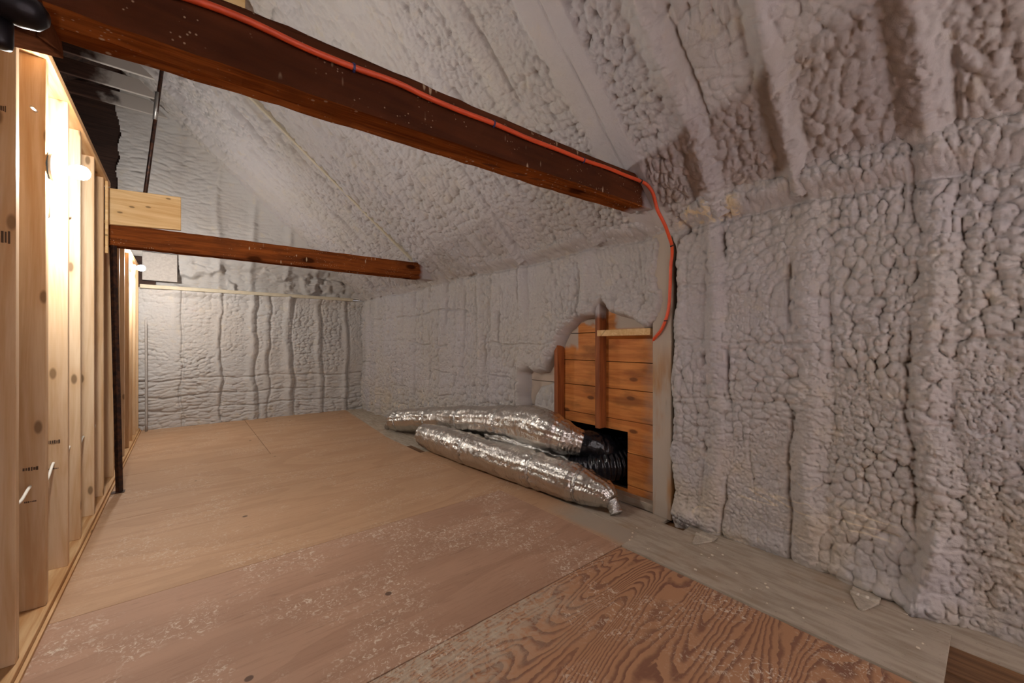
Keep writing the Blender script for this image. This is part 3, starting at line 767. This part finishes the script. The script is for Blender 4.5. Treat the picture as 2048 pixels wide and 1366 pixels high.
def strap(path, r, i, parent, mat, w=.022):
    """narrow band of tape pulled tight round the jacket"""
    seg = path[max(0, i - 2):i + 3]; t = seg[-1] - seg[0]; t /= np.linalg.norm(t)
    pp = np.array([path[i] - t * w / 2, path[i] - t * w / 6, path[i] + t * w / 6, path[i] + t * w / 2])
    return tube('duct_strap', pp, [r[i] * .985, r[i] * 1.006, r[i] * 1.006, r[i] * .985], mat, parent, 28, 1, raw=True)
# front duct
dB = empty('insulated_duct', (2.15, 2.9, 0)); thing(dB, 'shorter silver foil insulated duct lying in front on the plywood edge', 'duct')
ptsB = [(2.10, 4.17, .13), (2.10, 4.10, .138), (2.10, 3.86, .145), (2.115, 3.52, .150), (2.14, 3.10, .150), (2.18, 2.62, .152), (2.205, 2.36, .150), (2.235, 2.10, .142), (2.27, 1.90, .128), (2.285, 1.76, .112), (2.285, 1.69, .085)]
radB = [.07, .120, .143, .147, .146, .150, .145, .140, .122, .098, .055]
o, pB, rB = duct('foil_jacket', ptsB, radB, 4, M['foil'], None, pinch=(.37, .60, .77)); put(o, dB)
for i in (int(len(pB) * .37), int(len(pB) * .60), int(len(pB) * .77)): put(strap(pB, rB, i, None, M['foil_dark']), dB)
te, _, _ = duct('tied_end', [(2.285, 1.70, .085), (2.283, 1.675, .055), (2.28, 1.66, .03), (2.275, 1.645, .012)], [.055, .040, .034, .042], 9, M['foil_dark'], None, 24, 8, .012); put(te, dB)
# rear duct, from its tied end by the wall up into the cut-out
dA = empty('insulated_duct', (2.28, 3.6, 0)); thing(dA, 'longer silver foil insulated duct lying behind against the foam wall', 'duct')
ptsA = [(2.15, 5.18, .12), (2.17, 5.08, .142), (2.24, 4.84, .178), (2.32, 4.50, .225), (2.355, 4.10, .28), (2.36, 3.70, .335), (2.36, 3.30, .38), (2.355, 2.90, .425), (2.345, 2.55, .462), (2.355, 2.36, .44), (2.41, 2.22, .40), (2.48, 2.12, .37)]
radA = [.075, .120, .138, .142, .146, .148, .150, .162, .172, .158, .125, .100]
o, pA, rA = duct('foil_jacket', ptsA, radA, 14, M['foil'], None, pinch=(.13, .30, .46, .62, .86)); put(o, dA)
for i in (int(len(pA) * .13), int(len(pA) * .30), int(len(pA) * .46), int(len(pA) * .62)): put(strap(pA, rA, i, None, M['foil_dark']), dA)
lin, _, _ = duct('black_liner', [(2.43, 2.20, .395), (2.48, 2.12, .37), (2.55, 2.06, .355), (2.70, 1.98, .30), (2.9, 1.95, .29)], [.085, .10, .105, .10, .10], 24, M['liner'], None, 36, 20, .012); put(lin, dA); lin['label'] = 'black film liner'
te, _, _ = duct('tied_end', [(2.155, 5.17, .105), (2.14, 5.22, .075), (2.135, 5.25, .045), (2.13, 5.27, .02)], [.055, .042, .034, .036], 19, M['foil_dark'], None, 24, 8, .012); put(te, dA)
# ribbed black tube going into the cut-out, with its crumpled foil sleeve
dC = empty('black_duct', (2.45, 2.1, 0)); thing(dC, 'ribbed black flexible duct running into the hole in the boards', 'duct')
o, pC, rC = duct('ribbed_tube', [(2.44, 2.30, .15), (2.47, 2.20, .165), (2.52, 2.08, .185), (2.59, 1.99, .20), (2.72, 1.93, .205), (2.95, 1.90, .21)], [.075, .088, .105, .118, .122, .122], 33, M['liner'], None, 36, 30, .004, .012); put(o, dC)
o, _, _ = duct('foil_sleeve', [(2.165, 3.02, .315), (2.205, 2.80, .312), (2.27, 2.56, .285), (2.37, 2.36, .235), (2.44, 2.24, .19)], [.012, .022, .028, .045, .072], 41, M['foil_dark'], None, 28, 20, .016); put(o, dC)

# ---- bare bulb lamps on the partition
def lamp(y, z, label):
    r = empty('bulb_lamp', (-.46, y, z)); thing(r, label, 'lamp', None)
    bm = bmesh.new(); lathe(bm, [(-.055, .048), (-.05, .052), (0, .052), (.004, .050)], (-.462, y, z), (1, 0, 0), 28); put(from_bm('junction_box', bm, M['bluebox'], None, True), r)
    bm = bmesh.new(); lathe(bm, [(0, .056), (.008, .058), (.014, .050), (.022, .026), (.046, .022), (.050, .019)], (-.457, y, z), (1, 0, 0), 32); put(from_bm('lamp_holder', bm, M['porcelain'], None, True), r)
    bm = bmesh.new(); lathe(bm, [(0, .014), (.010, .016), (.018, .020)], (-.417, y, z), (1, 0, 0), 24); put(from_bm('bulb_base', bm, M['porcelain'], None, True), r)
    bm = bmesh.new(); lathe(bm, [(.0, .020), (.012, .027), (.024, .0315), (.040, .0315), (.054, .026), (.062, .017), (.066, .004)], (-.400, y, z), (1, 0, 0), 24); put(from_bm('bulb', bm, M['glow'], None, True), r)
    return r
lamp(2.675, 1.960, 'lit bare bulb in white holder, on the nearest studs before the pale board')
lamp(6.10, 2.015, 'lit bare bulb on the last studs beyond the reddish beam')
# white cables
def cable(pts, label, r=.0055, per=8): return thing(tube('white_cable', pts, r, M['whitecable'], None, 8, per), label, 'cable')
hy = [2.0] + [y for y in SY if 2.1 < y < 4.4]
pts = []
for i, y in enumerate(hy):
    z = .575 + .012 * math.sin(i * 2.1); pts.append((-.507, y, z))
    if i + 1 < len(hy): pts.append((-.500, (y + hy[i + 1]) / 2, z - .035))
cable(pts, 'white cable threaded low through the stud holes')
cable([(-.50, 2.60, 1.90 + .28), (-.478, 2.655, 2.16), (-.470, 2.69, 2.09), (-.480, 2.70, 2.02), (-.50, 2.695, 1.985)], 'white cable looping down into the top of the lamp box')
cable([(-.49, 2.68, 1.93), (-.462, 2.672, 1.88), (-.458, 2.67, 1.78), (-.466, 2.68, 1.735), (-.49, 2.70, 1.73)], 'thin white cable hanging below the nearest lamp box', .0035)
cable([(-.507, 2.02, 1.78), (-.50, 2.12, 1.765), (-.507, 2.235, 1.785), (-.505, 2.30, 1.79)], 'white cable end poking through the nearest stud')
cable([(-.507, 3.30, 1.885), (-.500, 3.35, 1.895), (-.507, 3.41, 1.90), (-.507, 3.50, 1.89)], 'white cable end in a hole of the fourth stud')
# grade stamps on the studs: illegible ink bars
def stamp(y, z, w, hh, n, x=-.506):
    bm = bmesh.new(); R = random.Random(int(y * 100 + z * 37))
    for k in range(n):
        cx_ = x - w / 2 + w * (k + .5) / n; a = w / n * R.uniform(.25, .42); b = hh * R.uniform(.5, 1)
        add_box(bm, cx_ - a, cx_ + a, y - .0203, y - .0190, z - b / 2, z + b / 2)
    return from_bm('grade_stamp', bm, M['stamp'], wall_left)
stamp(2.642, .640, .045, .018, 6); stamp(2.642, .50, .035, .007, 7); stamp(3.036, .68, .045, .018, 6); stamp(3.036, .545, .035, .007, 7); stamp(2.232, 1.55, .03, .05, 4, -.487); stamp(2.232, 2.0, .02, .03, 5, -.492)

# ---- steel post and hanging rod
def bar(name, a, b, r, mat, n=4, rot=math.pi / 4):
    A, B = Vector(a), Vector(b); bm = bmesh.new(); lathe(bm, [(0, r), ((B - A).length, r)], A, B - A, n); return from_bm(name, bm, mat, None, n > 8)
sp = empty('steel_post', (-.392, 4.395, 0)); thing(sp, 'slender dark brown steel post standing before the studs under the far beam', 'post')
put(bar('post_shaft', (-.392, 4.395, .004), (-.440, 4.525, 1.962), .022, M['steel']), sp)
put(box('base_plate', -.452, -.36, 4.36, 4.43, 0.0015, .0055, M['steel'], None, .001), sp)
rd = empty('hanging_rod', (-.262, 4.575, 2.13)); thing(rd, 'thin rusty steel rod rising from the far beam behind the pale board', 'rod')
put(bar('rod_shaft', (-.285, 4.575, 2.10), (-.105, 4.56, 3.93), .014, M['steel'], 12), rd)
put(bar('rod_sleeve', (-.190, 4.568, 3.08), (-.172, 4.566, 3.32), .017, M['zinc'], 12), rd)
# ---- vertical conduit at the far wall
cd = thing(tube('conduit', [(-.385, 7.16, -.0), (-.385, 7.16, .7), (-.388, 7.165, 1.48)], .013, M['greypaint'], None, 12, 6), 'thin grey conduit standing against the far foam wall', 'pipe')

# ---- collar ties below the ridge at the far end
def collar(y, z, x1, cut, label):
    o = prism('collar_tie', [(-2.2, z), (x1, z), (x1 - cut, z + .17), (-2.2, z + .17)], 1, y, y + .035, M['collar'], None, .003)
    return thing(o, label, 'board', None)
def m_collar():
    def spots(g, c):
        x, y, z = g.xyz(); p = g.pos()
        e = g.sm(-.80, -.62, g.math('ADD', x, g.math('MULTIPLY', g.math('SUBTRACT', g.noise(p, 6, 3), .5), .5)))
        return g.mix(e, c, L(176, 168, 160))
    return m_wood('collar_wood', 0, L(84, 58, 46), L(44, 30, 26), ks=3, gscale=14, rough=.8, spots=spots, rnd=0)
M['collar'] = m_collar()
collar(7.05, 4.18, -.165, .19, 'collar tie farthest back, its grey pointed end lowest against the gable')
collar(6.40, 4.10, -.215, .19, 'middle collar tie with a brown and grey face below the ridge')
collar(5.85, 4.06, -.245, .19, 'nearest collar tie, half hidden behind the front beam')
# beige gusset beside the front beam, up on the slope
gs = thing(box('gusset_board', -.45, .358, 3.60, 3.625, 3.52, 3.83, M['pineboard'], None, .003), 'beige board fixed up on the ceiling above the front beam', 'board')

# ---- black pipe tee and rusty bracket at the left end of the front beam
pt = empty('pipe_tee', (-.30, 1.36, 1.83)); thing(pt, 'black cast iron pipe tee with a stub pointing down beside the front beam', 'pipe')
bm = bmesh.new(); lathe(bm, [(0, .032), (.02, .035), (.30, .035), (.325, .029), (.338, .014)], (-.560, 1.33, 1.932), (.31, -.02, -.050), 28); put(from_bm('pipe_run', bm, M['cast'], None, True), pt)
bm = bmesh.new(); lathe(bm, [(0, .019), (.080, .019), (.090, .017), (.093, .009)], (-.297, 1.325, 1.890), (0, 0, -1), 20); put(from_bm('pipe_stub', bm, M['cast'], None, True), pt)
M['rust'] = simple('rusty_bracket', L(104, 62, 40), .9, 0, var=.4, ns=18, bump=.3)
M['rust'].node_tree.nodes['Principled BSDF'].inputs['Specular IOR Level'].default_value = 0.0
br = empty('bracket', (-.25, 1.42, 1.93)); thing(br, 'rusty brown bracket plate under the left end of the front beam', 'bracket')
bm = bmesh.new(); add_hexa(bm, [(-.262, 1.40, 1.885), (-.250, 1.40, 1.885), (-.250, 1.60, 1.955), (-.262, 1.60, 1.955)], [(-.272, 1.36, 2.03), (-.260, 1.36, 2.03), (-.260, 1.60, 2.05), (-.272, 1.60, 2.05)]); bevel(bm, .002); put(from_bm('bracket_web', bm, M['rust']), br)
bm = bmesh.new(); add_hexa(bm, [(-.40, 1.36, 1.862), (-.262, 1.40, 1.880), (-.250, 1.60, 1.945), (-.42, 1.60, 1.93)], [(-.40, 1.36, 1.872), (-.262, 1.40, 1.890), (-.250, 1.60, 1.955), (-.42, 1.60, 1.94)]); bevel(bm, .002); put(from_bm('bracket_flange', bm, M['rust']), br)
bm = bmesh.new(); lathe(bm, [(0, .013), (.32, .013)], (-.58, 1.34, 1.985), (.33, .0, -.055), 12); put(from_bm('bracket_rod', bm, M['rust'], None, True), br)

# ---- strap hinges on the floor plank
def hinge(cx_, cy_, rot, label):
    r = empty('strap_hinge', (cx_, cy_, .0065)); thing(r, label, 'hinge'); r.rotation_euler = (0, 0, rot)
    def P(name, poly, z0, z1): 
        o = prism(name, poly, 2, z0, z1, M['hinge'], r, .0008); return o
    P('hinge_leaf', [(-.005, -.050), (-.005, .050), (-.105, .014), (-.118, .006), (-.118, -.006), (-.105, -.014)], .0, .008)
    P('hinge_leaf', [(.006, -.050), (.070, -.050), (.070, .050), (.006, .050)], -.002, .007)
    bm = bmesh.new(); lathe(bm, [(0, .0095), (.032, .0095), (.0325, .0080), (.0345, .0080), (.035, .0095), (.066, .0095), (.0665, .0080), (.0685, .0080), (.069, .0095), (.10, .0095)], (0, -.05, .009), (0, 1, 0), 10); o = from_bm('hinge_pin', bm, M['hinge'], r, True)
    return r
hinge(2.408, .385, .05, 'dusty strap hinge on the grey plank, the nearer of the two')
hinge(2.408, 1.115, -.05, 'dusty strap hinge on the grey plank near the sprayed post')

# ---- crumbs of foam on the floor by the wall
bm = bmesh.new(); bmesh.ops.create_icosphere(bm, subdivisions=1, radius=.007)
for v in bm.verts: v.co = Vector((v.co.x * (1 + random.uniform(-.3, .5)), v.co.y * (1 + random.uniform(-.3, .3)), v.co.z * .55))
cr_me = bpy.data.meshes.new('foam_crumb'); bm.to_mesh(cr_me); bm.free(); cr_me.materials.append(M['crumb'])
R = random.Random(12)
for k in range(34):
    x, y = (R.uniform(2.02, 2.42), R.uniform(.15, 1.5))
    o = bpy.data.objects.new('foam_crumb', cr_me); COL.objects.link(o); s = R.uniform(.35, 1.25)
    o.location = (x, y, .006 + .0035 * s); o.rotation_euler = (0, 0, R.uniform(0, 6)); o.scale = (s, s, s)
    thing(o, 'small pale crumb of foam lying on the grey floor plank', 'crumb', 'foam crumbs on the grey plank')
